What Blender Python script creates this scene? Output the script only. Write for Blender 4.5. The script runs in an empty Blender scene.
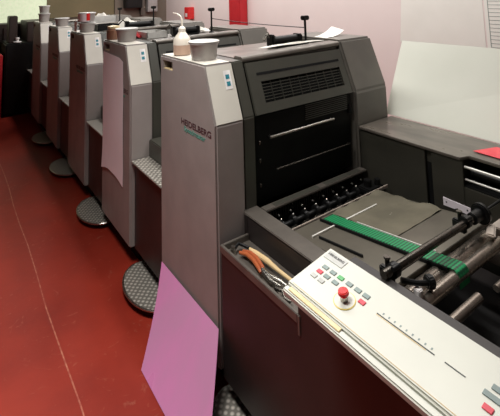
import bpy, bmesh, math, random
from mathutils import Vector, Matrix
random.seed(7)
SC = bpy.context.scene
COL = SC.collection
PI = math.pi

# ------------------------------------------------------------------ materials
def mat(name, c1, c2=None, rough=.5, metal=0., scale=20., bump=0., spec=.5, stretch=(1,1,1), rvar=.1, coat=0., trans=0., alpha=1., sub=0.):
    m = bpy.data.materials.new(name); m.use_nodes = True
    nt = m.node_tree; N = nt.nodes; L = nt.links; b = N['Principled BSDF']
    tc = N.new('ShaderNodeTexCoord'); mp = N.new('ShaderNodeMapping'); mp.inputs['Scale'].default_value = stretch
    L.new(tc.outputs['Object'], mp.inputs['Vector'])
    nz = N.new('ShaderNodeTexNoise'); nz.inputs['Scale'].default_value = scale; nz.inputs['Detail'].default_value = 5
    L.new(mp.outputs['Vector'], nz.inputs['Vector'])
    c2 = c2 or tuple(v*.8 for v in c1)
    rp = N.new('ShaderNodeValToRGB'); rp.color_ramp.elements[0].position = .35; rp.color_ramp.elements[1].position = .65
    rp.color_ramp.elements[0].color = (*c1, 1); rp.color_ramp.elements[1].color = (*c2, 1)
    L.new(nz.outputs['Fac'], rp.inputs['Fac']); L.new(rp.outputs['Color'], b.inputs['Base Color'])
    mr = N.new('ShaderNodeMapRange'); mr.inputs['To Min'].default_value = max(.02, rough-rvar); mr.inputs['To Max'].default_value = min(1, rough+rvar)
    L.new(nz.outputs['Fac'], mr.inputs['Value']); L.new(mr.outputs['Result'], b.inputs['Roughness'])
    b.inputs['Metallic'].default_value = metal; b.inputs['Specular IOR Level'].default_value = spec
    b.inputs['Coat Weight'].default_value = coat; b.inputs['Transmission Weight'].default_value = trans
    if bump:
        n2 = N.new('ShaderNodeTexNoise'); n2.inputs['Scale'].default_value = scale*4; n2.inputs['Detail'].default_value = 3
        L.new(mp.outputs['Vector'], n2.inputs['Vector'])
        bp = N.new('ShaderNodeBump'); bp.inputs['Strength'].default_value = bump; bp.inputs['Distance'].default_value = .004
        L.new(n2.outputs['Fac'], bp.inputs['Height']); L.new(bp.outputs['Normal'], b.inputs['Normal'])
    return m

M = {}
M['paint'] = mat('grey_press_paint', (.30,.265,.25), (.265,.235,.22), rough=.42, scale=6, bump=.06)
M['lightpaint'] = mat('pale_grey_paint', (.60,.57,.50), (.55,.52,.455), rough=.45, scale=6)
M['palemetal'] = mat('pale_tan_metal', (.55,.47,.40), (.48,.41,.35), rough=.4, metal=.2)
M['rail'] = mat('bright_rail', (.8,.78,.72), rough=.35, metal=.3)
M['guard'] = mat('dark_guard_paint', (.055,.053,.042), (.045,.044,.035), rough=.38, scale=5, bump=.04)
M['column'] = mat('brown_grey_paint', (.15,.135,.115), (.12,.11,.095), rough=.4, scale=5, bump=.05)
M['black'] = mat('black_plastic', (.007,.007,.007), (.004,.004,.004), rough=.4, scale=12, spec=.3)
M['door'] = mat('black_guard_door', (.005,.0055,.005), (.003,.003,.003), rough=.55, scale=8, spec=.15)
M['housing'] = mat('dark_green_grey_housing', (.045,.042,.032), (.036,.034,.026), rough=.45, scale=5, bump=.03)
M['matte'] = mat('matte_black', (.006,.006,.006), (.004,.004,.004), rough=.8, scale=12, spec=.2)
M['body'] = mat('dark_brown_housing', (.021,.016,.015), (.017,.013,.012), rough=.45, scale=5, bump=.03)
M['steel'] = mat('brushed_steel', (.55,.52,.47), (.42,.4,.36), rough=.28, metal=1, scale=30, stretch=(1,8,8))
M['dsteel'] = mat('dark_steel', (.12,.108,.092), (.08,.073,.062), rough=.26, metal=.9, scale=18)
M['frame'] = mat('worn_frame_metal', (.16,.14,.12), (.12,.105,.09), rough=.38, metal=.4, scale=9)
M['tread'] = mat('tread_plate', (.42,.38,.34), (.2,.18,.15), rough=.35, metal=.9, scale=40, bump=.2)
M['rollm'] = mat('roller_metal', (.36,.31,.26), (.28,.24,.20), rough=.27, metal=.8, scale=12)
M['board'] = mat('feed_board_metal', (.155,.14,.11), (.115,.10,.08), rough=.33, metal=.35, scale=5)
M['sheetfilm'] = mat('olive_film', (.165,.148,.108), (.12,.108,.08), rough=.22, scale=7, bump=.3)
M['boxtop'] = mat('worn_box_top', (.17,.145,.12), (.105,.09,.078), rough=.3, metal=.3, scale=6, stretch=(2,.7,1))
M['console'] = mat('cream_console', (.62,.62,.54), (.58,.58,.51), rough=.4, scale=5)
M['creamedge'] = mat('yellowed_edge', (.72,.58,.33), (.62,.48,.24), rough=.4, scale=14)
M['red'] = mat('red_plastic', (.72,.03,.03), (.6,.02,.02), rough=.25, scale=10)
M['redkey'] = mat('red_key', (.75,.05,.08), rough=.4)
M['greykey'] = mat('grey_green_key', (.22,.28,.26), (.18,.23,.22), rough=.45)
M['palekey'] = mat('pale_grey_key', (.5,.5,.47), rough=.45)
M['greenkey'] = mat('green_key', (.1,.4,.14), rough=.45)
M['yellow'] = mat('yellow_ring', (.75,.58,.12), rough=.4)
M['ink'] = mat('dark_print', (.03,.03,.03), rough=.5)
M['greenink'] = mat('green_print', (.10,.30,.24), rough=.5)
M['redink'] = mat('dark_red_print', (.07,.03,.035), rough=.5)
M['white'] = mat('white_paint', (.82,.78,.76), rough=.5)
M['blue'] = mat('teal_square', (.02,.22,.28), rough=.5)
M['sheetw'] = mat('white_board', (.86,.87,.76), (.82,.83,.72), rough=.6, scale=3)
M['paper'] = mat('white_poster', (.82,.80,.74), (.79,.77,.71), rough=.7, scale=4)
M['pinkpaper'] = mat('pale_pink_paper', (.93,.85,.89), (.90,.81,.85), rough=.65, scale=5)
M['pinkwall'] = mat('pale_pink_wall', (.80,.69,.665), (.77,.66,.635), rough=.8, scale=2)
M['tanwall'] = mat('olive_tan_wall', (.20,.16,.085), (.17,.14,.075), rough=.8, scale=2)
M['greywall'] = mat('brown_grey_wall', (.20,.16,.13), (.16,.13,.10), rough=.8, scale=2)
M['plainwall'] = mat('low_bounce_wall', (.16,.14,.13), rough=.8, scale=2)  # surfaces out of view, darkened to cut bounced light
M['bucket'] = mat('grey_bucket', (.40,.37,.36), (.34,.31,.30), rough=.4, scale=16)
M['bucketlid'] = mat('pale_lid', (.55,.54,.51), rough=.4, scale=16)
M['bottle'] = mat('cloudy_bottle', (.80,.74,.64), (.74,.68,.58), rough=.3, scale=9)
M['liquid'] = mat('brownish_liquid', (.52,.36,.27), (.48,.33,.25), rough=.3, scale=12)
M['brownjar'] = mat('brown_jar', (.27,.13,.08), (.2,.1,.06), rough=.35)
M['cloth'] = mat('off_white_cloth', (.74,.70,.62), (.62,.6,.55), rough=.85, scale=25, bump=.4)
M['redcloth'] = mat('red_cloth', (.55,.05,.06), (.42,.03,.04), rough=.85, scale=25, bump=.4)
M['redcol'] = mat('red_column_paint', (.50,.012,.02), (.44,.01,.018), rough=.5, scale=5)
M['redfold'] = mat('red_folder', (.75,.05,.07), (.68,.04,.06), rough=.4)
M['copper'] = mat('orange_wood_handle', (.42,.12,.04), (.33,.08,.03), rough=.3)
M['palewood'] = mat('pale_wood', (.68,.50,.27), (.58,.42,.21), rough=.5, scale=14, stretch=(1,1,6))
M['wood'] = mat('yellow_brown_wood', (.20,.12,.045), (.15,.09,.035), rough=.6, scale=8, stretch=(4,4,.6))
M['dwood'] = mat('dark_brown_wood', (.028,.014,.010), (.018,.009,.006), rough=.5, scale=8, stretch=(4,4,.6))
M['cable'] = mat('dark_cable', (.03,.02,.02), rough=.5)
M['glasspane'] = mat('frosted_window', (.6,.66,.5), rough=.4)
b = M['glasspane'].node_tree.nodes['Principled BSDF']; b.inputs['Emission Color'].default_value = (.66,.72,.48,1); b.inputs['Emission Strength'].default_value = .55

def pinksheet_mat():
    m = mat('magenta_film', (.70,.25,.50), (.60,.27,.46), rough=.3, scale=3.5, stretch=(1,1.6,.7))
    return m
M['pink'] = pinksheet_mat()

def floor_mat():
    m = bpy.data.materials.new('red_floor_paint'); m.use_nodes = True
    nt = m.node_tree; N = nt.nodes; L = nt.links; b = N['Principled BSDF']
    tc = N.new('ShaderNodeTexCoord')
    nz = N.new('ShaderNodeTexNoise'); nz.inputs['Scale'].default_value = 1.6; nz.inputs['Detail'].default_value = 7; nz.inputs['Roughness'].default_value = .62
    L.new(tc.outputs['Object'], nz.inputs['Vector'])
    rp = N.new('ShaderNodeValToRGB'); e = rp.color_ramp.elements
    e[0].position = .3; e[0].color = (.21,.016,.008,1); e[1].position = .7; e[1].color = (.34,.032,.016,1)
    L.new(nz.outputs['Fac'], rp.inputs['Fac'])
    # pale scuffs and scratches
    n2 = N.new('ShaderNodeTexNoise'); n2.inputs['Scale'].default_value = 9; n2.inputs['Detail'].default_value = 9; n2.inputs['Distortion'].default_value = 2.5
    L.new(tc.outputs['Object'], n2.inputs['Vector'])
    r2 = N.new('ShaderNodeValToRGB'); f = r2.color_ramp.elements; f[0].position = .63; f[0].color = (0,0,0,1); f[1].position = .72; f[1].color = (.3,.3,.3,1)
    L.new(n2.outputs['Fac'], r2.inputs['Fac'])
    mx = N.new('ShaderNodeMixRGB'); mx.inputs['Color2'].default_value = (.42,.17,.11,1)
    L.new(r2.outputs['Color'], mx.inputs['Fac']); L.new(rp.outputs['Color'], mx.inputs['Color1']); L.new(mx.outputs['Color'], b.inputs['Base Color'])
    mr = N.new('ShaderNodeMapRange'); mr.inputs['To Min'].default_value = .38; mr.inputs['To Max'].default_value = .58
    L.new(nz.outputs['Fac'], mr.inputs['Value']); L.new(mr.outputs['Result'], b.inputs['Roughness'])
    b.inputs['Specular IOR Level'].default_value = .3
    bp = N.new('ShaderNodeBump'); bp.inputs['Strength'].default_value = .15; bp.inputs['Distance'].default_value = .003
    L.new(n2.outputs['Fac'], bp.inputs['Height']); L.new(bp.outputs['Normal'], b.inputs['Normal'])
    return m
M['floor'] = floor_mat()

def belt_mat():
    m = bpy.data.materials.new('green_woven_belt'); m.use_nodes = True
    nt = m.node_tree; N = nt.nodes; L = nt.links; b = N['Principled BSDF']
    tc = N.new('ShaderNodeTexCoord')
    wv = N.new('ShaderNodeTexWave'); wv.bands_direction = 'Y'; wv.inputs['Scale'].default_value = 22; wv.inputs['Distortion'].default_value = 0
    w2 = N.new('ShaderNodeTexWave'); w2.bands_direction = 'X'; w2.inputs['Scale'].default_value = 20
    L.new(tc.outputs['Object'], wv.inputs['Vector']); L.new(tc.outputs['Object'], w2.inputs['Vector'])
    ad = N.new('ShaderNodeMath'); ad.operation = 'MULTIPLY_ADD'; ad.inputs[1].default_value = .35
    L.new(w2.outputs['Fac'], ad.inputs[0]); L.new(wv.outputs['Fac'], ad.inputs[2])
    rp = N.new('ShaderNodeValToRGB'); e = rp.color_ramp.elements
    e[0].position = .35; e[0].color = (.002,.045,.017,1); e[1].position = 1.0; e[1].color = (.010,.28,.095,1)
    L.new(ad.outputs[0], rp.inputs['Fac']); L.new(rp.outputs['Color'], b.inputs['Base Color'])
    b.inputs['Roughness'].default_value = .45
    return m
M['belt'] = belt_mat()

def perf_mat():
    m = bpy.data.materials.new('treadplate_pattern'); m.use_nodes = True
    nt = m.node_tree; N = nt.nodes; L = nt.links; b = N['Principled BSDF']
    tc = N.new('ShaderNodeTexCoord'); mp = N.new('ShaderNodeMapping'); mp.inputs['Scale'].default_value = (38,38,38); mp.inputs['Rotation'].default_value = (0,0,.78)
    L.new(tc.outputs['Object'], mp.inputs['Vector'])
    v = N.new('ShaderNodeTexVoronoi'); v.inputs['Scale'].default_value = 1; v.inputs['Randomness'].default_value = .1
    L.new(mp.outputs['Vector'], v.inputs['Vector'])
    rp = N.new('ShaderNodeValToRGB'); e = rp.color_ramp.elements; e[0].position = .2; e[0].color = (.75,.7,.62,1); e[1].position = .45; e[1].color = (.25,.23,.2,1)
    L.new(v.outputs['Distance'], rp.inputs['Fac']); L.new(rp.outputs['Color'], b.inputs['Base Color'])
    b.inputs['Metallic'].default_value = .4; b.inputs['Roughness'].default_value = .3
    bp = N.new('ShaderNodeBump'); bp.inputs['Strength'].default_value = .6; bp.inputs['Distance'].default_value = .004; bp.invert = True
    L.new(v.outputs['Distance'], bp.inputs['Height']); L.new(bp.outputs['Normal'], b.inputs['Normal'])
    return m
M['treadplate'] = perf_mat()

# ------------------------------------------------------------------ mesh helpers
def V(*a): return Vector(a)
class MB:
    def __init__(s): s.bm = bmesh.new()
    def _merge(s, bm2, bev=0, seg=2):
        if bev > 0:
            bmesh.ops.bevel(bm2, geom=[e for e in bm2.edges if len(e.link_faces) == 2 and e.calc_face_angle(0) > .3], offset=bev, segments=seg, affect='EDGES', clamp_overlap=True)
        me = bpy.data.meshes.new('tmp'); bm2.to_mesh(me); bm2.free(); s.bm.from_mesh(me); bpy.data.meshes.remove(me)
    def hexa(s, pts, bev=0):
        b = bmesh.new(); v = [b.verts.new(p) for p in pts]
        for f in ((0,3,2,1),(4,5,6,7),(0,1,5,4),(1,2,6,5),(2,3,7,6),(3,0,4,7)): b.faces.new([v[i] for i in f])
        bmesh.ops.recalc_face_normals(b, faces=b.faces); s._merge(b, bev); return s
    def box(s, x0, x1, y0, y1, z0, z1, bev=0):
        return s.hexa([(x0,y0,z0),(x1,y0,z0),(x1,y1,z0),(x0,y1,z0),(x0,y0,z1),(x1,y0,z1),(x1,y1,z1),(x0,y1,z1)], bev)
    def obox(s, o, ux, uy, uz, bev=0):          # oriented box: corner o and three edge vectors
        o, ux, uy, uz = map(Vector, (o, ux, uy, uz))
        return s.hexa([o, o+ux, o+ux+uy, o+uy, o+uz, o+ux+uz, o+ux+uy+uz, o+uy+uz], bev)
    def prism(s, prof, x0, x1, bev=0, axis='X'):  # prof in (y,z)
        b = bmesh.new(); f = (lambda x,p: (x,p[0],p[1])) if axis == 'X' else ((lambda x,p: (p[0],x,p[1])) if axis == 'Y' else (lambda x,p: (p[0],p[1],x)))
        a = [b.verts.new(f(x0,p)) for p in prof]; c = [b.verts.new(f(x1,p)) for p in prof]; n = len(prof)
        b.faces.new(a); b.faces.new(c[::-1])
        for i in range(n): b.faces.new((a[i], c[i], c[(i+1)%n], a[(i+1)%n]))
        bmesh.ops.recalc_face_normals(b, faces=b.faces); s._merge(b, bev); return s
    def cyl(s, p0, p1, r0, r1=None, n=20, bev=0):
        r1 = r0 if r1 is None else r1; p0 = Vector(p0); p1 = Vector(p1); d = (p1-p0).normalized()
        u = d.orthogonal().normalized(); w = d.cross(u); b = bmesh.new(); A = []; B = []
        for i in range(n):
            t = 2*PI*i/n; k = u*math.cos(t)+w*math.sin(t); A.append(b.verts.new(p0+k*r0)); B.append(b.verts.new(p1+k*r1))
        b.faces.new(A); b.faces.new(B[::-1])
        for i in range(n): f = b.faces.new((A[i], B[i], B[(i+1)%n], A[(i+1)%n])); f.smooth = True
        bmesh.ops.recalc_face_normals(b, faces=b.faces); s._merge(b, bev); return s
    def lathe(s, c, prof, n=28, sx=1, sy=1):     # prof (r,z) about vertical through c
        b = bmesh.new(); rings = []
        for r, z in prof:
            rings.append([b.verts.new((c[0]+r*sx*math.cos(2*PI*i/n), c[1]+r*sy*math.sin(2*PI*i/n), c[2]+z)) for i in range(n)])
        for a, d in zip(rings, rings[1:]):
            for i in range(n): f = b.faces.new((a[i], a[(i+1)%n], d[(i+1)%n], d[i])); f.smooth = True
        b.faces.new(rings[0]); b.faces.new(rings[-1])
        bmesh.ops.recalc_face_normals(b, faces=b.faces); s._merge(b); return s
    def tube(s, pts, r, n=10, radii=None):
        pts = [Vector(p) for p in pts]; b = bmesh.new(); rings = []; up = None
        for i, p in enumerate(pts):
            d = (pts[min(i+1, len(pts)-1)]-pts[max(i-1, 0)]).normalized()
            if up is None: up = d.orthogonal().normalized()
            u = (up-d*up.dot(d)).normalized(); up = u; w = d.cross(u); rr = radii[i] if radii else r
            rings.append([b.verts.new(p+(u*math.cos(2*PI*k/n)+w*math.sin(2*PI*k/n))*rr) for k in range(n)])
        for a, c in zip(rings, rings[1:]):
            for k in range(n): f = b.faces.new((a[k], a[(k+1)%n], c[(k+1)%n], c[k])); f.smooth = True
        b.faces.new(rings[0]); b.faces.new(rings[-1][::-1]); bmesh.ops.recalc_face_normals(b, faces=b.faces); s._merge(b); return s
    def sheet(s, grid, th):                      # grid of points -> thin solid
        b = bmesh.new(); vs = [[b.verts.new(p) for p in row] for row in grid]; fs = []
        for i in range(len(vs)-1):
            for j in range(len(vs[0])-1):
                f = b.faces.new((vs[i][j], vs[i][j+1], vs[i+1][j+1], vs[i+1][j])); f.smooth = True; fs.append(f)
        bmesh.ops.recalc_face_normals(b, faces=b.faces)
        bmesh.ops.solidify(b, geom=fs, thickness=th); s._merge(b); return s
    def build(s, name, m, parent=None, loc=None):
        for e in s.bm.edges:
            if len(e.link_faces) == 2 and e.calc_face_angle(0) > .6: e.smooth = False
        me = bpy.data.meshes.new(name); s.bm.to_mesh(me); s.bm.free()
        me.materials.append(M[m] if isinstance(m, str) else m)
        o = bpy.data.objects.new(name, me); COL.objects.link(o)
        if parent: o.parent = parent
        if loc: o.location = loc
        return o

def tag(o, label=None, cat=None, group=None, kind=None):
    for k, v in (('label',label),('category',cat),('group',group),('kind',kind)):
        if v: o[k] = v
    return o
def empty(name, loc=(0,0,0), label=None, cat=None, group=None, rz=0):
    o = bpy.data.objects.new(name, None); COL.objects.link(o); o.location = loc; o.rotation_euler = (0,0,rz); o.empty_display_size = .1
    return tag(o, label, cat, group)
def copy_tree(o, parent=None):
    c = o.copy(); COL.objects.link(c)
    if parent: c.parent = parent
    for ch in [k for k in bpy.data.objects if k.parent == o]: copy_tree(ch, c)
    return c
def text_mesh(name, body, size, mtx, m, parent, depth=.0006, sx=1.0):
    cu = bpy.data.curves.new(name, 'FONT'); cu.body = body; cu.size = size; cu.extrude = depth; cu.offset = size*.018; cu.align_x = 'LEFT'
    t = bpy.data.objects.new(name, cu); COL.objects.link(t)
    dg = bpy.context.evaluated_depsgraph_get(); me = bpy.data.meshes.new_from_object(t.evaluated_get(dg))
    bpy.data.objects.remove(t); bpy.data.curves.remove(cu)
    me.transform(Matrix.Diagonal((sx,1,1,1))); me.transform(mtx); me.materials.clear(); me.materials.append(M[m]); me.name = name
    o = bpy.data.objects.new(name, me); COL.objects.link(o); o.parent = parent; return o
def frame_mtx(o, x, y):
    x = Vector(x).normalized(); y = Vector(y).normalized(); z = x.cross(y)
    return Matrix(((x.x,y.x,z.x,o[0]),(x.y,y.y,z.y,o[1]),(x.z,y.z,z.z,o[2]),(0,0,0,1)))
def cut(o, x0, x1, y0, y1, z0, z1):
    c = MB().box(x0,x1,y0,y1,z0,z1).build('cutter', 'black')
    md = o.modifiers.new('b', 'BOOLEAN'); md.object = c; md.operation = 'DIFFERENCE'; md.solver = 'EXACT'
    dg = bpy.context.evaluated_depsgraph_get(); me = bpy.data.meshes.new_from_object(o.evaluated_get(dg))
    o.modifiers.clear(); old = o.data; o.data = me; me.name = old.name; bpy.data.meshes.remove(old); bpy.data.objects.remove(c)

# ------------------------------------------------------------------ the room
def struct(name, mb, m): return tag(mb.build(name, m), kind='structure')
fl = struct('floor', MB().box(-3.2,3.0,-2.5,9.0,-.1,0), 'floor')
struct('trim_1', MB().sheet([[(-.514+.006*math.sin(k*1.7)*(k>0), -2.4+k*.38, .0006), (-.508+.006*math.sin(k*1.7)*(k>0), -2.4+k*.38, .0006)] for k in range(30)], .001), mat('pale_seam', (.50,.20,.12), (.33,.06,.04), rough=.6, scale=30))
struct('wall_right', MB().box(3.0,3.1,-2.5,9.1,0,3.2), 'pinkwall')
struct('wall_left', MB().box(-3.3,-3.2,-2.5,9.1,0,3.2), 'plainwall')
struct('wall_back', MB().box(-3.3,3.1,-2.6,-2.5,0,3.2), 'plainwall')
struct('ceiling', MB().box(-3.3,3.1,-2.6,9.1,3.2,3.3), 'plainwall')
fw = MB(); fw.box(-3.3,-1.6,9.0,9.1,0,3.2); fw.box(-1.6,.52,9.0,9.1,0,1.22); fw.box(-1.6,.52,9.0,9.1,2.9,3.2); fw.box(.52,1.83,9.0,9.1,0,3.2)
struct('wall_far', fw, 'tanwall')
struct('trim_2', MB().box(1.83,3.0,8.96,9.1,0,3.2), 'greywall')
w = struct('window_1', MB().box(-1.6,.52,9.03,9.06,1.22,2.9), 'glasspane')
wf = MB(); wf.box(-1.6,.52,8.98,9.04,1.22,1.27); wf.box(-.62,-.57,8.98,9.04,1.27,2.9)
wf.build('window_frame', 'white', w)
# ------------------------------------------------------------------ printing unit (local origin: operator near lower corner)
PROF = [(0,.12),(0,1.18),(.10,1.452),(.64,1.452),(.64,.12)]
def shifted(d): return [(0+d,.12),(0+d,1.18),(.10+d,1.448),(.60,1.448),(.60,.12)]
SL = Vector((0,.10,.272)).normalized(); NO = Vector((0,-.272,.10)).normalized()
def on_slope(x, v, w=0): return Vector((x,0,1.18)) + SL*v + NO*w

def make_unit():
    r = empty('printing_unit', (0,0,0))
    sp = MB().prism(PROF, 0, .165, .010).build('operator_side_panel', 'paint', r)
    cut(sp, -.05, .05, .47, .60, 1.375, 1.425)
    tag(sp, 'pinkish grey operator side panel')
    MB().box(.0502,.0522,.47,.60,1.375,1.425).box(.003,.05,.475,.595,1.3755,1.379).build('grip_recess', 'creamedge', sp)
    # lettering
    m1 = frame_mtx((-.0008,.365,1.115), (0,-1,0), (0,0,1))
    text_mesh('maker_lettering', 'HEIDELBERG', .042, m1, 'redink', sp, sx=1.38)
    m2 = frame_mtx((-.0008,.330,1.083), (0,-1,0), (0,0,1))
    text_mesh('model_lettering', 'Speedmaster', .036, m2, 'greenink', sp, sx=1.22)
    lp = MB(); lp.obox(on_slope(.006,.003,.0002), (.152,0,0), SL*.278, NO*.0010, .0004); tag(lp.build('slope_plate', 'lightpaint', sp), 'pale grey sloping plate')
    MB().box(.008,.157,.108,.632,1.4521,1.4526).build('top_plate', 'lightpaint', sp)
    # inspection sticker on the slope
    st = MB(); a = on_slope(.098,.155,.0013); st.obox(a, (.042,0,0), SL*.095, NO*.0012); s = st.build('sticker', 'white', sp)
    sq = MB()
    for v in (.172,.207): sq.obox(on_slope(.108,v,.0026), (.022,0,0), SL*.022, NO*.0008)
    sq.build('sticker_square', 'blue', s)
    MB().prism(shifted(.012), .168, .242, .006).build('inner_frame_panel', 'guard', r)
    # upper guard with grille
    g = MB(); x0, x1 = .250, .985; Ls = .272
    gx0, gx1, gv0, gv1 = x0+.075, x1-.05, .055, .165
    for (a, b_, c, d) in ((x0,gx0,.004,Ls),(gx1,x1,.004,Ls),(gx0,gx1,.004,gv0),(gx0,gx1,gv1,Ls)):
        g.obox(on_slope(a,c,-.020), (b_-a,0,0), SL*(d-c), NO*.016)
    ug = g.build('upper_guard', 'guard', r)
    gr = MB(); gr.obox(on_slope(gx0,gv0,-.024), (gx1-gx0,0,0), SL*(gv1-gv0), NO*.004)
    gr.obox(on_slope(x0+.055,.20,-.0035), (.64,0,0), SL*.013, NO*.0012)
    gr.build('grille_backing', 'matte', ug)
    lv = MB()
    for k in range(1, 7): lv.obox(on_slope(gx0,gv0+(gv1-gv0)*k/7-.0025,-.012), (gx1-gx0,0,0), SL*.0035, NO*.004)
    for k in range(1, 9): lv.obox(on_slope(gx0+(gx1-gx0)*k/9-.0015,gv0,-.018), (.003,0,0), SL*(gv1-gv0), NO*.006)
    lv.build('grille_bars', 'guard', ug)
    # ridge
    rd = MB(); rd.cyl((.243,.130,1.446), (1.0,.130,1.462), .018, n=16); rd.hexa([(.243,.13,1.41),(1.0,.13,1.41),(1.0,.20,1.41),(.243,.20,1.41),(.243,.13,1.463),(1.0,.13,1.479),(1.0,.20,1.479),(.243,.20,1.463)],.004)
    rd.build('ridge_cover', 'frame', r)
    # drive-side column
    MB().prism([(0,.12),(0,1.18),(.112,1.486),(.64,1.486),(.64,.12)], 1.0, 1.315, .014).build('drive_side_panel', 'column', r)
    # core
    MB().box(.17,1.0,.11,.60,.12,1.395).build('inner_housing', 'matte', r)
    MB().box(.245,.998,.20,.62,1.38,1.45,.004).build('top_deck', 'frame', r)
    # lower guard: black door with bar handle, louvres, pill slot, hinges
    lg = MB(); lg.obox((.250,.045,.735), (.735,0,0), (0,-.02,.435), (0,.02,0), .004)
    d = lg.build('lower_guard', 'door', r)
    h = MB(); h.cyl((.335,.012,1.056), (.815,.012,1.056), .0075, n=12)
    for x in (.345,.805): h.cyl((x,.012,1.056), (x,.04,1.056), .006)
    h.build('bar_handle', 'steel', d)
    h = MB(); h.cyl((.375,.016,.886), (.955,.016,.886), .0045, n=10)
    for x in (.385,.945): h.cyl((x,.016,.886), (x,.045,.886), .004)
    h.build('lower_rail', 'dsteel', d)
    lo = MB()
    for k in range(8): lo.box(.60,.945,.020,.024,1.088+k*.011,1.092+k*.011)
    lo.build('louvre', 'guard', d)
    MB().cyl((.965,.022,1.06),(.965,.022,1.11),.012,n=14).build('latch_slot', 'matte', d)
    for z in (.83,.95,1.04): MB().cyl((.275,.022,z-.010),(.275,.022,z+.010),.006,n=10).build('hinge', 'dsteel', d)
    # coupling section behind the unit
    MB().box(.03,1.25,.64,1.148,.12,.672,.004).build('coupling_cover', 'body', r)
    MB().box(.004,.30,.645,1.146,.672,.684,.003).build('step_ledge', 'treadplate', r)
    MB().box(.13,1.2,.66,1.14,.684,.80,.006).build('coupling_block', 'guard', r)
    MB().box(.08,1.2,.05,1.14,.0,.12).build('shadow_plinth', 'matte', r)  # recessed base, its black stands in for the shadow under the unit
    return r

def half_disc_step(name, parent, cy):
    n = 26; prof = [(.078,-.25)]+[(.03-.155*math.sin(PI*k/n), -.25*math.cos(PI*k/n)) for k in range(n+1)]+[(.078,.25)]
    o = MB().prism(prof, .038, .050, 0, axis='Z').build(name, 'treadplate', parent, (0,cy,0))
    MB().tube([(.03-.157*math.sin(PI*k/n), -.252*math.cos(PI*k/n), .045) for k in range(n+1)], .007).build('step_rim', 'steel', o)
    MB().prism([(.078,-.21)]+[(.03-.115*math.sin(PI*k/n), -.21*math.cos(PI*k/n)) for k in range(n+1)]+[(.078,.21)], 0, .037, 0, axis='Z').build('step_base', 'body', o)
    return o

UY = [1.80, 2.955, 4.115, 5.275, 6.43]
u0 = make_unit()
ULAB = ['nearest printing unit, grey side panel with red and green lettering, beside the feed table',
        'second printing unit from the front, with a long pale paper hung down its side panel',
        'third printing unit from the front, bare side panel, under a bucket with pink paper',
        'fourth printing unit from the front, narrow bright slope seen past the third one',
        'farthest printing unit of the row, next to the black delivery end']
units = []
for k, y in enumerate(UY):
    u = u0 if k == 0 else copy_tree(u0)
    u.location = (0,y,0); tag(u, ULAB[k], 'printing press unit', 'grey printing units in a row'); units.append(u)
for u, cy in zip(units[:4], (.85,.83,.80,.78)): half_disc_step('foot_step', u, cy)
# upright adjusting posts on top of the units, front and rear knobs
def post(u, x, y, h=.235):
    p = MB().cyl((x,y,1.45),(x,y,1.43+h),.008,n=12).cyl((x,y,1.45),(x,y,1.475),.028,.018,n=16).build('adjusting_post', 'black', u)
    MB().box(x-.028,x+.028,y-.018,y+.018,1.43+h-.016,1.43+h+.014,.006).build('post_knob', 'black', p)
post(units[0], .885, .30, .20); post(units[1], .84, .30); post(units[2], .82, .38); post(units[3], .8, .3, .2)

# ------------------------------------------------------------------ things on the units
def clamp_mech(x, y, z, label, s=1.0):
    r = empty('blade_clamp', (x,y,z), label, 'clamp', 'black clamps on the press tops')
    MB().box(-.10*s,.12*s,-.05,.06,0,.018,.005).build('clamp_base', 'black', r)
    MB().cyl((-.11*s,0,.045),(.13*s,0,.045),.027,n=16).build('clamp_roller', 'black', r)
    MB().box(-.12*s,-.09*s,-.03,.04,.010,.085,.008).build('clamp_jaw', 'black', r); MB().box(.10*s,.14*s,-.03,.04,.010,.075,.008).build('clamp_jaw', 'black', r)
    MB().tube([(-.12*s,0,.07),(-.15*s,-.02,.10),(-.19*s,-.03,.06)], .007).build('clamp_lever', 'dsteel', r)
    return r
clamp_mech(.74, 2.15, 1.451, 'black roller clamp on top of nearest unit, left of the upright post')
clamp_mech(.62, 3.34, 1.451, 'black roller clamp on top of the second unit')
clamp_mech(.62, 4.42, 1.451, 'black roller clamp on top of the third unit', 1.2)

def rag(name, c, sx, sy, h, m, seed, label, cat, n=12, group=None):
    rnd = random.Random(seed); ph = [rnd.uniform(0,6) for _ in range(6)]
    g = []
    for i in range(n+1):
        row = []
        for j in range(n+1):
            u = i/n*2-1; v = j/n*2-1; edge = max(0, 1-(u*u+v*v)*.6)
            z = h*(.12+.55*edge+.28*math.sin(3*u+ph[0])*math.sin(4*v+ph[1])+.16*math.sin(7*u+5*v+ph[2]))*(.5+.5*edge)
            row.append((c[0]+u*sx*(1+.12*math.sin(3*v+ph[3])), c[1]+v*sy*(1+.15*math.sin(3*u+ph[4])), c[2]+.003+max(0, z)))
        g.append(row)
    return tag(MB().sheet(g, .002).build(name, m), label, cat, group)
# long strip of paper and crumpled sheet on the nearest unit
rag('paper_strip', (.70,2.03,1.478), .24, .018, .012, 'cloth', 3, 'creased strip of off-white paper on top of nearest unit', 'paper')
g = []
for i in range(9):
    t = i/8; g.append([(1.03+.20*t, 2.05+.02*t, 1.4875+.003*abs(math.sin(9*t))+.035*t**3), (1.03+.20*t, 2.17+.02*t, 1.4875+.055*t**2)])
tag(MB().sheet(g, .0015).build('folded_paper', 'paper'), 'curled up corner of white paper at right end of nearest unit top', 'paper')

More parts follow.
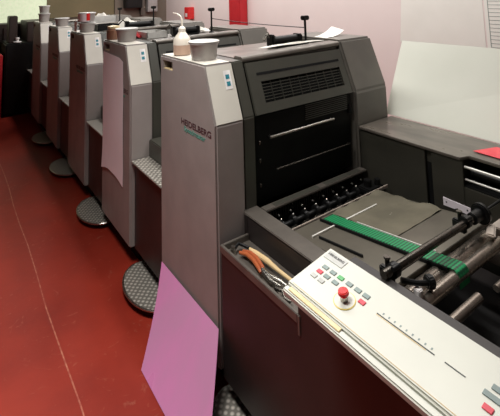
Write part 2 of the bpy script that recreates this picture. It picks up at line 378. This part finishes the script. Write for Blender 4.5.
def bucket(x, y, z, r, h, label, lid=True, group='ink buckets on the press units', mm='bucket'):
    o = empty('ink_bucket', (x,y,z), label, 'bucket', group)
    MB().lathe((0,0,0), [(r*.82,0),(r*.86,.004),(r*.97,h*.86),(r*.99,h*.88),(r*1.06,h*.89),(r*1.06,h),(r*.99,h),(r*.96,h*.97),(r*.02,h*.96)], 32).build('bucket_wall', mm, o)
    MB().lathe((0,0,0), [(r*.9,h*.975),(r*1.02,h*.99),(r*1.09,h*.985),(r*1.09,h*1.02),(r*1.0,h*1.045),(r*.3,h*1.03),(r*.02,h*1.03)], 32).build('bucket_lid', 'bucketlid', o)
    return o
bucket(.095, 2.07, 1.4528, .079, .098, 'grey plastic bucket on nearest unit, right of the squeeze bottle')
bucket(.095, 3.30, 1.4528, .080, .098, 'grey plastic bucket with pale top on the second unit')
bucket(.095, 4.46, 1.4528, .078, .09, 'lower grey bucket of the stack on the third unit')
bucket(.095, 4.46, 1.553, .078, .09, 'upper grey bucket of the stack on the third unit')
bucket(.09, 5.58, 1.4528, .078, .095, 'squat grey bucket on the fourth unit')
bucket(.085, 6.72, 1.4528, .075, .12, 'lower grey tub of the stack on the farthest unit')
bucket(.085, 6.72, 1.583, .07, .10, 'upper whitish tub of the stack on the farthest unit', mm='bucketlid')
# wrapped label paper over the third unit's stack
n = 14
g = [[(.095-.087*math.cos(a), 4.46+.087*math.sin(a), zz) for a in [(-1.55+2.5*i/n) for i in range(n+1)]] for zz in (1.56,1.64)]
tag(MB().sheet(g, .0015).build('wrapped_label', 'pinkpaper'), 'white label strip wrapped round the bucket stack on third unit', 'label')
g = [[(.095-.0885*math.cos(a), 4.46+.0885*math.sin(a), zz) for a in [(-1.6+.35*i/4) for i in range(5)]] for zz in (1.57,1.64)]
tag(MB().sheet(g, .0015).build('red_sticker', 'red'), 'small red sticker on the bucket stack of third unit', 'sticker')
tag(MB().sheet([[(.03,4.57-.02*k,1.4535+.006*math.sin(k)) if 0 else (.012+.004*math.sin(k), 4.62-.03*k, z) for k in range(4)] for z in (1.455,1.50,1.555)], .0015).build('folded_paper', 'pinkpaper'), 'pink paper tucked against the bucket stack on third unit', 'paper')
# squeeze bottle
bt = empty('squeeze_bottle', (.085,2.315,1.4528), 'cloudy plastic wash bottle with bent spout on the nearest unit', 'bottle')
MB().lathe((0,0,0), [(.044,0),(.051,.006),(.052,.055),(.0515,.062)], 28).build('bottle_base', 'liquid', bt)
MB().lathe((0,0,0), [(.052,.0605),(.051,.085),(.043,.105),(.024,.128),(.020,.138)], 28).build('bottle_body', 'bottle', bt)
MB().lathe((0,0,0), [(.0215,.137),(.0215,.155),(.012,.165),(.006,.170)], 20).build('bottle_cap', 'bottle', bt)
MB().tube([(0,0,.165),(0,.0,.20),(-.004,.008,.225),(-.016,.030,.240),(-.03,.055,.245)], .0055, radii=[.0065,.006,.0055,.005,.0035]).build('spout', 'bottle', bt)
# brown jar on the second unit with lid
j = empty('brown_jar', (.065,3.528,1.4528), 'brown jar behind the grey bucket on the second unit', 'jar')
MB().lathe((0,0,0), [(.05,0),(.056,.01),(.056,.075),(.04,.09)], 24).build('jar_body', 'brownjar', j)
MB().lathe((0,0,0), [(.045,.088),(.048,.09),(.048,.108),(.02,.112)], 24).build('jar_lid', 'creamedge', j)
rag('cleaning_rag', (.21,3.50,1.4528), .06,.06,.08,'redcloth',5,'red cleaning rag beside brown jar on second unit','rag', group='rags on the press tops')
rag('cleaning_rag', (.58,4.62,1.452), .14,.07,.12,'cloth',8,'off-white crumpled rag on the third unit','rag', group='rags on the press tops')
rag('cleaning_rag', (.80,3.46,1.452), .13,.05,.06,'cloth',11,'off-white crumpled rag on the second unit top','rag', group='rags on the press tops')
def tray(c, sx, sy, h, m, label):
    o = MB(); x, y, z = c; t = .006
    o.box(x-sx,x+sx,y-sy,y+sy,z,z+t); o.box(x-sx,x+sx,y-sy,y-sy+t,z+t,z+h); o.box(x-sx,x+sx,y+sy-t,y+sy,z+t,z+h); o.box(x-sx,x-sx+t,y-sy,y+sy,z+t,z+h); o.box(x+sx-t,x+sx,y-sy,y+sy,z+t,z+h)
    return tag(o.build('parts_tray', m), label, 'tray')
tray((.36,3.44,1.453), .09,.12,.05,'bucketlid','pale open tray on the second unit, right of the bucket')
tray((.32,4.60,1.453), .11,.12,.055,'black','black open tray on the third unit, right of bucket stack')
tray((.62,5.75,1.453), .15,.12,.09,'bucketlid','pale tray on the fourth unit top')
rag('cleaning_rag', (.62,5.75,1.461), .10,.08,.14,'cloth',21,'off-white crumpled rag in the tray on the fourth unit','rag', group='rags on the press tops')

# paper hung on the second unit side
n, mm_ = 16, 6; g = []
for i in range(n+1):
    t = i/n; row = []
    for k in range(mm_+1):
        s = k/mm_; y = 3.565-.475*s
        zt = 1.362-.012*s-.02*max(0,(s-.75)*4)**3; zb = .462+.012*math.sin(s*9)+.045*math.sin(s*PI)**2
        z = zt+(zb-zt)*t; row.append((-.004-.003*abs(math.sin(t*5+s*2))-.008*max(0,t-.85)*6*(1-s), y, z))
    g.append(row)
tag(MB().sheet(g, .001).build('hanging_paper', 'pinkpaper'), 'long pale pink sheet of paper hanging on second unit side panel', 'paper')

# ------------------------------------------------------------------ magenta film leaning on nearest unit
A, B, Cc, D = V(-.012,2.405,.305), V(-.012,1.787,.312), V(-.225,1.55,.004), V(-.225,2.17,.004)
g = []
for i in range(11):
    t = i/10; row = []
    for k in range(9):
        s = k/8; p = (A*(1-s)+B*s)*(1-t)+(D*(1-s)+Cc*s)*t; bow = .012*math.sin(PI*t)*(1-.5*s)
        row.append((p.x+bow, p.y, p.z))
    g.append(row)
tag(MB().sheet(g, .0015).build('plastic_sheet', 'pink'), 'bright magenta plastic sheet leaning against nearest unit side panel', 'sheet')

# ------------------------------------------------------------------ feed table in front of the nearest unit
ft = empty('feed_table', (0,0,0), 'dark feed table with green belts joined to the nearest printing unit', 'feed table')
bd = MB(); bd.prism([(.05,.12),(1.772,.12),(1.772,.640),(1.25,.640),(1.25,.80),(.05,.80)],0,.150,.003); bd.box(.150,.99,1.78-.01,1.772,.12,.60); bd.box(.150,.99,.05,1.62,.12,.52)
bd.build('side_body', 'body', ft)
MB().box(.06,.95,.1,1.75,0,.12).build('shadow_plinth', 'matte', ft)  # black base, shadow beneath the table put into its colour
# tool tray rim and floor
tr = MB(); tr.box(-.004,.010,1.25,1.775,.636,.668,.002); tr.box(.010,.150,1.760,1.775,.636,.668,.002); tr.box(-.004,.150,1.236,1.250,.60,.668,.002)
tr.box(.010,.150,1.25,1.76,.638,.642); tr.build('tool_tray', 'frame', ft)
# side frame of the feed board
sf = MB(); sf.prism([(1.825,.60),(1.825,.742),(.10,.742),(.10,.60)], .152, .236, .004); sf.build('side_frame', 'body', ft)
MB().box(.150,.240,.10,1.828,.742,.750,.003).build('side_frame_cap', 'frame', ft)
MB().box(.150,.240,1.772,1.79,.60,.742).build('end_plate', 'body', ft)
# slotted ledge at the foot of the guard
ld = MB(); ld.box(.244,1.0,1.745,1.792,.735,.748,.003); lg = ld.build('slotted_ledge', 'frame', ft)
sl = MB(); sl.box(.31,.62,1.752,1.782,.7478,.7495); sl.box(.67,.955,1.752,1.782,.7478,.7495); sl.build('ledge_insert', 'guard', lg)
# comb under the ledge
cb = MB(); cb.box(.244,1.0,1.765,1.775,.60,.735); cbo = cb.build('comb_plate', 'black', ft)
for k in range(9): MB().cyl((.325+k*.078,1.742,.700),(.325+k*.078,1.752,.702),.0055,n=10).build('comb_screw', 'steel', cbo)
tt = MB()
for k in range(46): tt.box(.262+k*.0158,.268+k*.0158,1.752,1.765,.685,.732)
tt.build('comb_teeth', 'dsteel', cbo)
# register shaft with wheels
MB().cyl((.244,1.70,.675),(.99,1.70,.675),.013,n=16).cyl((.244,1.655,.655),(.99,1.655,.655),.010,n=16).build('register_shaft', 'black', ft)
for k in range(9):
    x = .30+k*.078
    wh = MB(); wh.cyl((x-.010,1.70,.675),(x+.010,1.70,.675),.030,n=20,bev=.003); wh.cyl((x+.018,1.655,.655),(x+.032,1.655,.655),.022,n=16)
    wo = wh.build('register_wheel', 'black', ft)
    MB().cyl((x-.004,1.700,.708),(x+.003,1.694,.7105),.006,n=10).build('wheel_screw', 'steel', wo)
for k in range(8):
    x = .335+k*.078
    MB().box(x-.012,x+.012,1.60,1.66,.665,.685,.004).cyl((x,1.63,.685),(x,1.63,.70),.007).build('side_lay_finger', 'dsteel', ft)
MB().box(.244,.99,1.589,1.595,.70,.7185,.002).build('front_lay_bar', 'palemetal', ft)
rg = MB(); rg.cyl((.90,1.66,.705),(.90,1.66,.745),.022,n=18,bev=.003); rg.cyl((.96,1.64,.705),(.96,1.64,.74),.018,n=18,bev=.003); rg.box(.86,.985,1.61,1.70,.68,.71,.006)
rg.build('register_knob', 'black', ft)
# sloping feed board : z(y)
def bz(y): return .715 + (1.58-y)*.135
fb = MB(); fb.hexa([(.244,1.0,bz(1)-.02),(.885,1.0,bz(1)-.02),(.885,1.58,bz(1.58)-.02),(.244,1.58,bz(1.58)-.02),(.244,1.0,bz(1)),(.885,1.0,bz(1)),(.885,1.58,bz(1.58)),(.244,1.58,bz(1.58))], .002)
fb.build('feed_board', 'board', ft)
g = [[(.51+.36*i/14+.012*math.sin(k*.9), 1.20+.37*k/12, bz(1.20+.37*k/12)+.002+(.002+.008*max(0,(k-7)/5)**2+.008*max(0,(i-9)/5)**2)*abs(math.sin(i*.9+k*.7))) for i in range(15)] for k in range(13)]
tag(MB().sheet(g, .0008).build('plastic_film', 'sheetfilm'), 'crumpled olive plastic film lying on the feed board beside right housing', 'film')
def belt(x0, x1, y0=.905, y1=1.545):
    b = MB(); N = 8
    path = [(y1, bz(y1)+.012)]+[(y1+(y0-y1)*k/N, bz(y1+(y0-y1)*k/N)+.012) for k in range(1,N+1)]
    cy, cz, rr = y0, bz(y0)+.012-.026, .026
    path += [(cy-rr*math.sin(t), cz+rr*math.cos(t)) for t in [PI*.5*k/6 for k in range(1,7)]]+[(cy-rr,cz-.03)]
    b.sheet([[(x0,y,z),(x1,y,z)] for y, z in path], .003)
    return b.build('feed_belt', 'belt', ft)
b1 = belt(.434,.498)
MB().hexa([(.424,.92,bz(.92)),(.430,.92,bz(.92)),(.430,1.56,bz(1.56)),(.424,1.56,bz(1.56)),(.424,.92,bz(.92)+.012),(.430,.92,bz(.92)+.012),(.430,1.56,bz(1.56)+.012),(.424,1.56,bz(1.56)+.012)]).build('belt_guide', 'matte', ft)
MB().hexa([(.503,1.01,bz(1.01)),(.507,1.01,bz(1.01)),(.507,1.40,bz(1.4)),(.503,1.40,bz(1.4)),(.503,1.01,bz(1.01)+.014),(.507,1.01,bz(1.01)+.014),(.507,1.40,bz(1.4)+.014),(.503,1.40,bz(1.4)+.014)]).build('belt_guide', 'rail', ft)
for xa, xb in ((.285,.424),(.505,.73)):
    MB().box(xa,xb,1.462,1.469,bz(1.465),bz(1.465)+.008).build('cross_strip', 'rail', ft)
MB().hexa([(.300,1.20,bz(1.2)),(.306,1.20,bz(1.2)),(.306,1.44,bz(1.44)),(.300,1.44,bz(1.44)),(.300,1.20,bz(1.2)+.01),(.306,1.20,bz(1.2)+.01),(.306,1.44,bz(1.44)+.01),(.300,1.44,bz(1.44)+.01)]).build('side_strip', 'matte', ft)
# rollers at the feeder end
MB().cyl((.244,.955,bz(.955)-.034),(.80,.955,bz(.955)-.034),.036,n=32,bev=.003).build('belt_roller', 'rollm', ft)
MB().cyl((.244,.900,bz(.90)-.018),(.78,.900,bz(.90)-.018),.022,n=24,bev=.002).build('belt_roller', 'rollm', ft)
MB().cyl((.244,.82,.765),(.44,.82,.765),.016,n=20).build('guide_roller', 'rollm', ft)
MB().cyl((.56,.82,.745),(.74,.82,.745),.012,n=18).build('guide_roller', 'rollm', ft)
MB().cyl((.244,.70,.62),(.80,.70,.62),.014,n=18).build('guide_roller', 'black', ft)
# feeder well
MB().box(.40,.46,.66,.70,.52,.66,.004).build('well_post', 'frame', ft)
fs = MB(); fs.cyl((.72,.52,.62),(.98,.52,.62),.045,n=24,bev=.004); fs.build('feed_drum', 'dsteel', ft)
ch = MB()
for k in range(14): ch.cyl((.50+.02*k,.545-.0*k,.545),(.51+.02*k,.545,.545),.008,n=8)
ch.build('chain', 'dsteel', ft)
half_disc_step('foot_step', ft, 1.55)

# hold-down bar across the board
hb = empty('hold_down_bar', (0,0,0), 'black round bar with clamps crossing over the green belt', 'bar')
MB().cyl((.13,.965,.885),(.76,.965,.873),.014,n=20).build('bar_tube', 'dsteel', hb)
MB().cyl((.26,1.00,.838),(.80,1.00,.838),.010,n=16).build('lower_rod', 'black', hb)
MB().cyl((.70,.965,.874),(.765,.965,.874),.022,n=24,bev=.003).cyl((.765,.965,.872),(.79,.965,.872),.040,n=28,bev=.005).cyl((.79,.965,.872),(1.009,.965,.872),.006,n=12).build('end_flange', 'black', hb)
for x in (.185,.655):
    c = MB(); c.cyl((x-.015,.966,.879),(x+.015,.966,.879),.023,n=20,bev=.003); c.box(x-.011,x+.011,.966,1.02,.832,.876,.005); c.cyl((x,.99,.870),(x,.99,.903),.008,n=14,bev=.002); c.cyl((x-.026,.95,.898),(x+.008,.95,.898),.008,n=12)
    cc = c.build('bar_clamp', 'black', hb)
    MB().cyl((x,.99,.903),(x,.99,.911),.012,n=14,bev=.002).build('clamp_screw', 'dsteel', cc)
k_ = MB(); k_.tube([(.20,.95,.85),(.24,.92,.84),(.28,.90,.835)], .009); k_.cyl((.275,.905,.835),(.298,.897,.835),.022,n=18,bev=.004); k_.build('knurled_knob', 'black', hb)
MB().box(.225,.248,.90,.925,.775,.83,.003).build('white_foot', 'white', hb)
MB().obox((.715,.885,.826),(.085,.035,0),(-.012,.03,0),(0,0,.014),.005).build('end_lever', 'palemetal', hb)

# ------------------------------------------------------------------ tools in the tray
pl = empty('pliers', (.046,1.69,.655), 'pliers with orange-brown handles lying in the tool tray', 'pliers')
for q, dx in ((0,-.004),(1,.014)):
    MB().tube([(dx,-.01,.006),(dx+.012,-.05,.012),(dx+.010,-.10,.014),(dx-.004,-.16,.012),(dx-.012,-.18,.010)], .008, radii=[.007,.009,.009,.008,.005]).build('pliers_handle', 'copper', pl)
MB().tube([(0,-.17,.010),(.0,-.22,.010),(.014,-.27,.010),(.02,-.30,.008)], .006, radii=[.010,.009,.007,.004]).tube([(-.006,-.18,.010),(-.014,-.24,.010),(-.004,-.29,.010)], .006, radii=[.008,.007,.004]).build('pliers_jaw', 'steel', pl)
sc = empty('screwdriver', (.092,1.68,.655), 'pale wooden brush handle lying beside the orange pliers', 'brush')
sc.name = 'brush'
MB().tube([(0,0,.006),(.0,-.06,.011),(.003,-.13,.013),(.006,-.20,.009),(.010,-.30,.008),(.012,-.36,.008)], .01, radii=[.006,.011,.012,.008,.007,.004]).build('handle', 'palewood', sc)
sp = empty('spanner', (.030,1.715,.655), 'steel ring bolt at the far end of the tool tray', 'bolt'); sp.name = 'ring_bolt'
MB().cyl((0,0,-.012),(0,0,.012),.013,n=18,bev=.003).cyl((0,0,.012),(0,0,.022),.009,n=14).build('bolt_head', 'steel', sp)
MB().tube([(.01,.0,.01),(.035,.01,.016),(.05,-.012,.012),(.06,-.04,.010)], .007).build('black_cord', 'black', sp)
hk = MB(); hk.tube([(.035,1.43,.66),(.02,1.40,.664),(.035,1.375,.662),(.02,1.345,.658),(.028,1.32,.656)], .006); tag(hk.build('wire_hook', 'dsteel'), 'dark bent hook near the control console in tool tray', 'hook')

# ------------------------------------------------------------------ control console
O = V(.05,1.12,.93); T = V(-.2,0,-.03).normalized(); S = V(0,-1,0); NN = S.cross(T).normalized()
if NN.z < 0: NN = -NN
def cp(s, t, w=0): return O+S*s+T*t+NN*w
cs = empty('control_console', (0,0,0), 'cream control console with red emergency button beside feed board', 'control panel')
MB().obox(cp(0,.0,-.035), S*1.10, T*.2022, NN*.035, .005).build('console_housing', 'console', cs)
le = MB(); le.obox(cp(.0,.2025,-.030), S*1.10, T*.022, NN*.022, .004); le.build('front_lip', 'console', cs)
MB().obox(cp(.02,.2030,-.0075), S*.21, T*.014, NN*.003,.001).build('lip_insert', 'creamedge', cs)
MB().obox(cp(.02,.192,.0004), S*1.04, T*.0016, NN*.0006).build('edge_line', 'palewood', cs)
MB().box(.0,.15,.1,1.10,.80,.872).build('console_mount', 'body', cs)
def key(s, t, m, name='push_button', l=.022, w_=.015):
    MB().obox(cp(s-l/2,t-w_/2,.0003), S*l, T*w_, NN*.0022, .0008).build(name, m, cs)
for i, s in enumerate((.052,.085,.117,.152,.185,.216)): key(s, .079, 'greenkey' if i == 2 else 'greykey')
for s, m in ((.050,'redkey'),(.081,'greykey'),(.116,'greykey'),(.220,'redkey')): key(s, .104, m)
for s in (.047,.079): key(s, .128, 'palekey')
for s, t, m in ((.581,.080,'greykey'),(.572,.104,'greykey'),(.592,.104,'greykey'),(.584,.133,'redkey'),(.63,.08,'greykey'),(.63,.104,'greykey'),(.65,.133,'greykey')): key(s, t, m)
np_ = MB().obox(cp(.012,.013,.0003), S*.080, T*.036, NN*.0015, .0006).build('name_plate', 'palekey', cs)
text_mesh('plate_lettering', 'HEIDELBERG', .012, frame_mtx(cp(.017,.030,.0022), S, -T), 'ink', np_, .0003)
# emergency stop
es = MB(); c = cp(.180,.134,.0004); es.cyl(c, c+NN*.0015, .033, n=40); eb = es.build('emergency_ring', 'yellow', cs)
es = MB(); es.cyl(c+NN*.0014, c+NN*.0022, .0305, n=40); es.build('ring_plate', 'console', eb)
es = MB(); es.cyl(c+NN*.0015, c+NN*.016, .0115, n=24, bev=.001); es.build('button_stem', 'steel', cs)
es = MB(); es.cyl(c+NN*.016, c+NN*.022, .0125, .0165, n=28); es.cyl(c+NN*.022, c+NN*.031, .0165, .0145, n=28, bev=.002); es.build('emergency_button', 'red', cs)
# slider slot with marks
MB().obox(cp(.272,.102,.0003), S*.172, T*.003, NN*.0006).build('slider_slot', 'ink', cs)
MB().obox(cp(.272,.106,.0003), S*.150, T*.0022, NN*.0004).build('slot_edge', 'creamedge', cs)
mk = MB()
for k in range(9): mk.obox(cp(.285+k*.018,.090,.0003), S*.004, T*.006, NN*.0004)
mk.build('scale_marks', 'greykey', cs)
MB().obox(cp(.47,.101,.0003), S*.05, T*.003, NN*.0006).build('slider_slot', 'ink', cs)

# ------------------------------------------------------------------ drive side housing
dh = empty('drive_housing', (0,0,0), 'long dark metal housing on the right of the feed board', 'machine housing')
h = MB(); h.box(1.012,1.32,1.362,1.79,.12,.966,.002); h.box(1.030,1.32,1.325,1.362,.12,.966); h.build('housing_end', 'housing', dh)
h = MB(); h.box(1.010,1.32,1.16,1.325,.12,.966,.002); h.box(1.010,1.32,-.2,1.16,.12,.845,.003); h.box(1.12,1.32,-.2,1.16,.845,.966); h.build('housing_wall', 'housing', dh)
MB().prism([(1.0,1.795),(1.0,1.165),(1.055,1.145),(1.055,-.2),(1.33,-.2),(1.33,1.795)],.966,.980,.003,axis='Z').build('housing_top', 'boxtop', dh)
MB().box(1.0275,1.0295,1.3275,1.3605,.60,.90).build('gap_shade_strip', 'matte', dh)  # black strip added to supply the shade inside the panel gap
MB().box(1.014,1.12,-.2,1.155,.845,.852).build('recess_floor', 'matte', dh)
MB().box(1.112,1.12,-.2,1.155,.852,.966).build('recess_back', 'matte', dh)
for z, x, r_ in ((.936,1.022,.006),(.878,1.022,.005)): MB().cyl((x,-.2,z),(x,1.155,z),r_,n=16).build('guide_rail', 'rail', dh)
MB().cyl((1.06,-.2,.905),(1.06,1.14,.905),.016,n=16).build('black_roller', 'black', dh)
lb = MB(); prof = [(1.272,.760),(1.130,.757),(1.134,.722),(1.185,.724),(1.20,.733),(1.215,.724),(1.272,.722)]
lb.prism(prof, 1.0065, 1.0098); lo = lb.build('label_plate', 'pinkpaper', dh)
MB().cyl((1.0055,1.255,.742),(1.0066,1.255,.742),.004,n=10).cyl((1.0055,1.15,.742),(1.0066,1.15,.742),.004,n=10).build('rivet', 'ink', lo)
MB().cyl((1.006,1.385,.68),(1.013,1.385,.68),.006,n=12).build('screw', 'dsteel', dh)
MB().box(.86,1.009,.2,1.045,.64,.70,.004).build('lower_bracket', 'palemetal', dh)
MB().box(.855,1.009,.2,.972,.755,.80,.004).build('upper_bracket', 'palemetal', dh)

# red folder on housing
g = [[(1.12+.14*j/4-.0*i, 1.16-.42*i/8-.05*j/4, .982+.004+.028*(i/8)*(j/4)) for j in range(5)] for i in range(9)]
tag(MB().sheet(g, .0015).build('red_folder', 'redfold'), 'thin red folder lying on the dark housing under white board', 'folder')

# ------------------------------------------------------------------ boards and posters
def slab(name, pts, n, th, m):
    n = Vector(n).normalized()*th; P = [Vector(p) for p in pts]
    return MB().hexa(P+[p+n for p in P]).build(name, m)
bb = slab('white_board', [(1.345,1.845,.9803),(1.335,.45,.9803),(1.575,.45,1.445),(1.56,1.835,1.438)], (1,0,-.45), .006, 'sheetw')
tag(bb, 'large stiff white board leaning back on top of the dark housing', 'board')
po = MB(); po.hexa([(2.997,2.86,1.215),(2.997,1.95,1.213),(2.997,1.95,2.25),(2.997,2.76,2.25),(2.999,2.86,1.215),(2.999,1.95,1.213),(2.999,1.95,2.25),(2.999,2.76,2.25)])
tag(po.build('wall_poster', 'paper'), 'blank white poster on the pink wall behind the leaning board', 'poster')
ct = empty('wall_chart', (0,0,0), 'white gridded chart on the pink wall at the right edge', 'chart')
MB().box(2.995,2.9965,.9,1.935,1.218,2.25).build('chart_sheet', 'paper', ct)
gl = MB()
for k in range(22): gl.box(2.9935,2.9948,.9,1.905,1.24+k*.035,1.2435+k*.035)
for k in range(7): gl.box(2.9935,2.9948,1.90-k*.12,1.905-k*.12,1.24,2.2)
gl.build('grid_lines', 'greykey', ct)

# ------------------------------------------------------------------ far end and wall things
dv = empty('delivery_machine', (-.30,7.60,0), 'black delivery machine at the far left end of the press', 'machine')
MB().box(0,1.35,0,.85,.03,1.10,.02).build('delivery_body', 'black', dv)
MB().box(.05,.17,.1,.4,1.10,1.52,.01).build('delivery_tower', 'dwood', dv)
MB().box(.30,1.35,.05,.85,1.10,1.42,.01).build('delivery_hood', 'dwood', dv)
cc = MB().lathe((-.13,7.68,1.1), [(.05,0),(.06,.01),(.06,.02),(.02,.03),(.02,.05),(.03,.06),(.03,.08),(.01,.085)], 16).build('white_cup', 'white'); tag(cc, 'small white object on the black delivery machine', 'cup')
rk = empty('wooden_rack', (-.60,8.48,0), 'dark brown wooden rack by the far wall, behind delivery machine', 'rack')
r1 = MB(); r1.box(0,1.3,.02,.5,.0,1.36,.01)
r1.build('rack_case', 'dwood', rk)
r2 = MB()
for k in range(8): r2.box(.03+k*.16,.16+k*.16,-.01,.018,.1,1.30,.004)
r2.build('rack_slats', 'dwood', rk)
tag(MB().hexa([(-.47,8.2,0),(-.40,8.2,0),(-.40,8.24,0),(-.47,8.24,0),(-.43,8.42,1.44),(-.36,8.42,1.44),(-.36,8.46,1.44),(-.43,8.46,1.44)],.004).build('wooden_plank','wood'), 'yellow-brown plank upright at the far left edge', 'plank')
rp_ = empty('red_cabinet', (-.76,7.5,0), 'dark red cabinet at the far left edge of the floor', 'cabinet')
MB().box(0,.42,0,.5,.0,.95,.01).build('cabinet_body', 'redcol', rp_)
MB().box(.02,.40,-.015,-.001,.1,.90,.004).build('cabinet_door', 'redcol', rp_)
# red column on the pink wall
rc = empty('red_column', (2.84,5.75,0), 'bright red square column standing against the pink wall', 'column')
MB().box(0,.155,0,.33,0,3.198,.006).build('column_shaft', 'redcol', rc)
MB().box(-.03,.155,-.03,.36,0,.10,.006).build('column_base', 'redcol', rc)
def cabinet(x, y, z, w_, d_, h_, m, label, name='electrical_box'):
    e = empty(name, (x,y,z), label, 'wall box', 'boxes on the far walls')
    MB().box(0,w_,0,d_,0,h_,.006).build('box_case', m, e)
    MB().box(.02,w_-.02,-.012,0,.02,h_-.02,.004).build('box_door', m, e)
    MB().cyl((w_*.85,-.02,h_*.5),(w_*.85,-.012,h_*.5),.012,n=12).build('door_latch', 'steel', e)
cabinet(2.0,8.76,1.52,.36,.18,.5,'black','black box high on the far wall, left of two')
cabinet(2.50,8.80,1.42,.22,.14,.26,'bucket','grey box below the right black box on the far wall')
cabinet(2.48,8.80,1.70,.26,.14,.3,'black','black box high on the far wall, right of two')
cabinet(2.36,8.84,1.35,.08,.10,.35,'frame','narrow grey-brown box between the two black far wall boxes')
# small red alarm box on right wall
al = empty('alarm_box', (2.86,7.62,1.28), 'small red alarm box with white square on the pink wall', 'alarm box')
MB().box(0,.138,0,.17,0,.24,.008).build('alarm_case', 'red', al)
MB().box(-.004,.0,.04,.12,.05,.12).build('alarm_plate', 'white', al)
# thin cable above the press tops
pts = []
for k in range(17):
    t = k/16; pts.append((.84+(.885-.84)*t, 3.255+(2.10-3.255)*t, 1.585-.008*math.sin(PI*t)-.02*t))
tag(MB().tube(pts, .0035, 6).build('thin_cable', 'cable'), 'thin dark cable strung between the two front upright posts', 'cable')

# ------------------------------------------------------------------ camera
Rr = V(0.81234567,-0.58247304,-0.02862983); Rd = V(0.04135122,0.10650081,-0.99345239); Rf = V(0.58170833,0.80584287,0.11060144)
cam = bpy.data.cameras.new('camera'); co = bpy.data.objects.new('camera', cam); COL.objects.link(co)
up = -Rd; bk = -Rf
co.matrix_world = Matrix(((Rr.x,up.x,bk.x,-1.06556645),(Rr.y,up.y,bk.y,0),(Rr.z,up.z,bk.z,1.8220073),(0,0,0,1)))
cam.sensor_width = 36; cam.sensor_fit = 'HORIZONTAL'; cam.lens = 419.124*36/500; cam.shift_x = 0; cam.shift_y = -(208+56.304)/500
cam.clip_start = .02; cam.clip_end = 60
SC.camera = co

# ------------------------------------------------------------------ light
def area(name, loc, sx, sy, pw, color=(1,.96,.9), rot=(0,0,0), spread=180):
    l = bpy.data.lights.new(name, 'AREA'); l.shape = 'RECTANGLE'; l.size = sx; l.size_y = sy; l.energy = pw; l.color = color; l.spread = math.radians(spread)
    o = bpy.data.objects.new(name, l); COL.objects.link(o); o.location = loc; o.rotation_euler = rot; return o
area('ceiling_lamp_row', (.80,4.45,3.12), .3, 7.0, 104, (1,.98,.95))
area('wall_fill_light', (2.35,4.6,3.12), .3, 7.5, 75, (1,.97,.94))  # added fill without a fixture, brightens the pink wall and unit tops
area('ceiling_lamp_front', (-.80,1.7,3.12), .6, 1.0, 28, (1,.975,.94), spread=105)
wd = bpy.data.worlds.new('world'); SC.world = wd; wd.use_nodes = True
wd.node_tree.nodes['Background'].inputs[0].default_value = (.9,.9,1,1); wd.node_tree.nodes['Background'].inputs[1].default_value = .02
SC.view_settings.view_transform = 'Standard'; SC.view_settings.look = 'None'; SC.view_settings.gamma = 1; SC.view_settings.exposure = .3
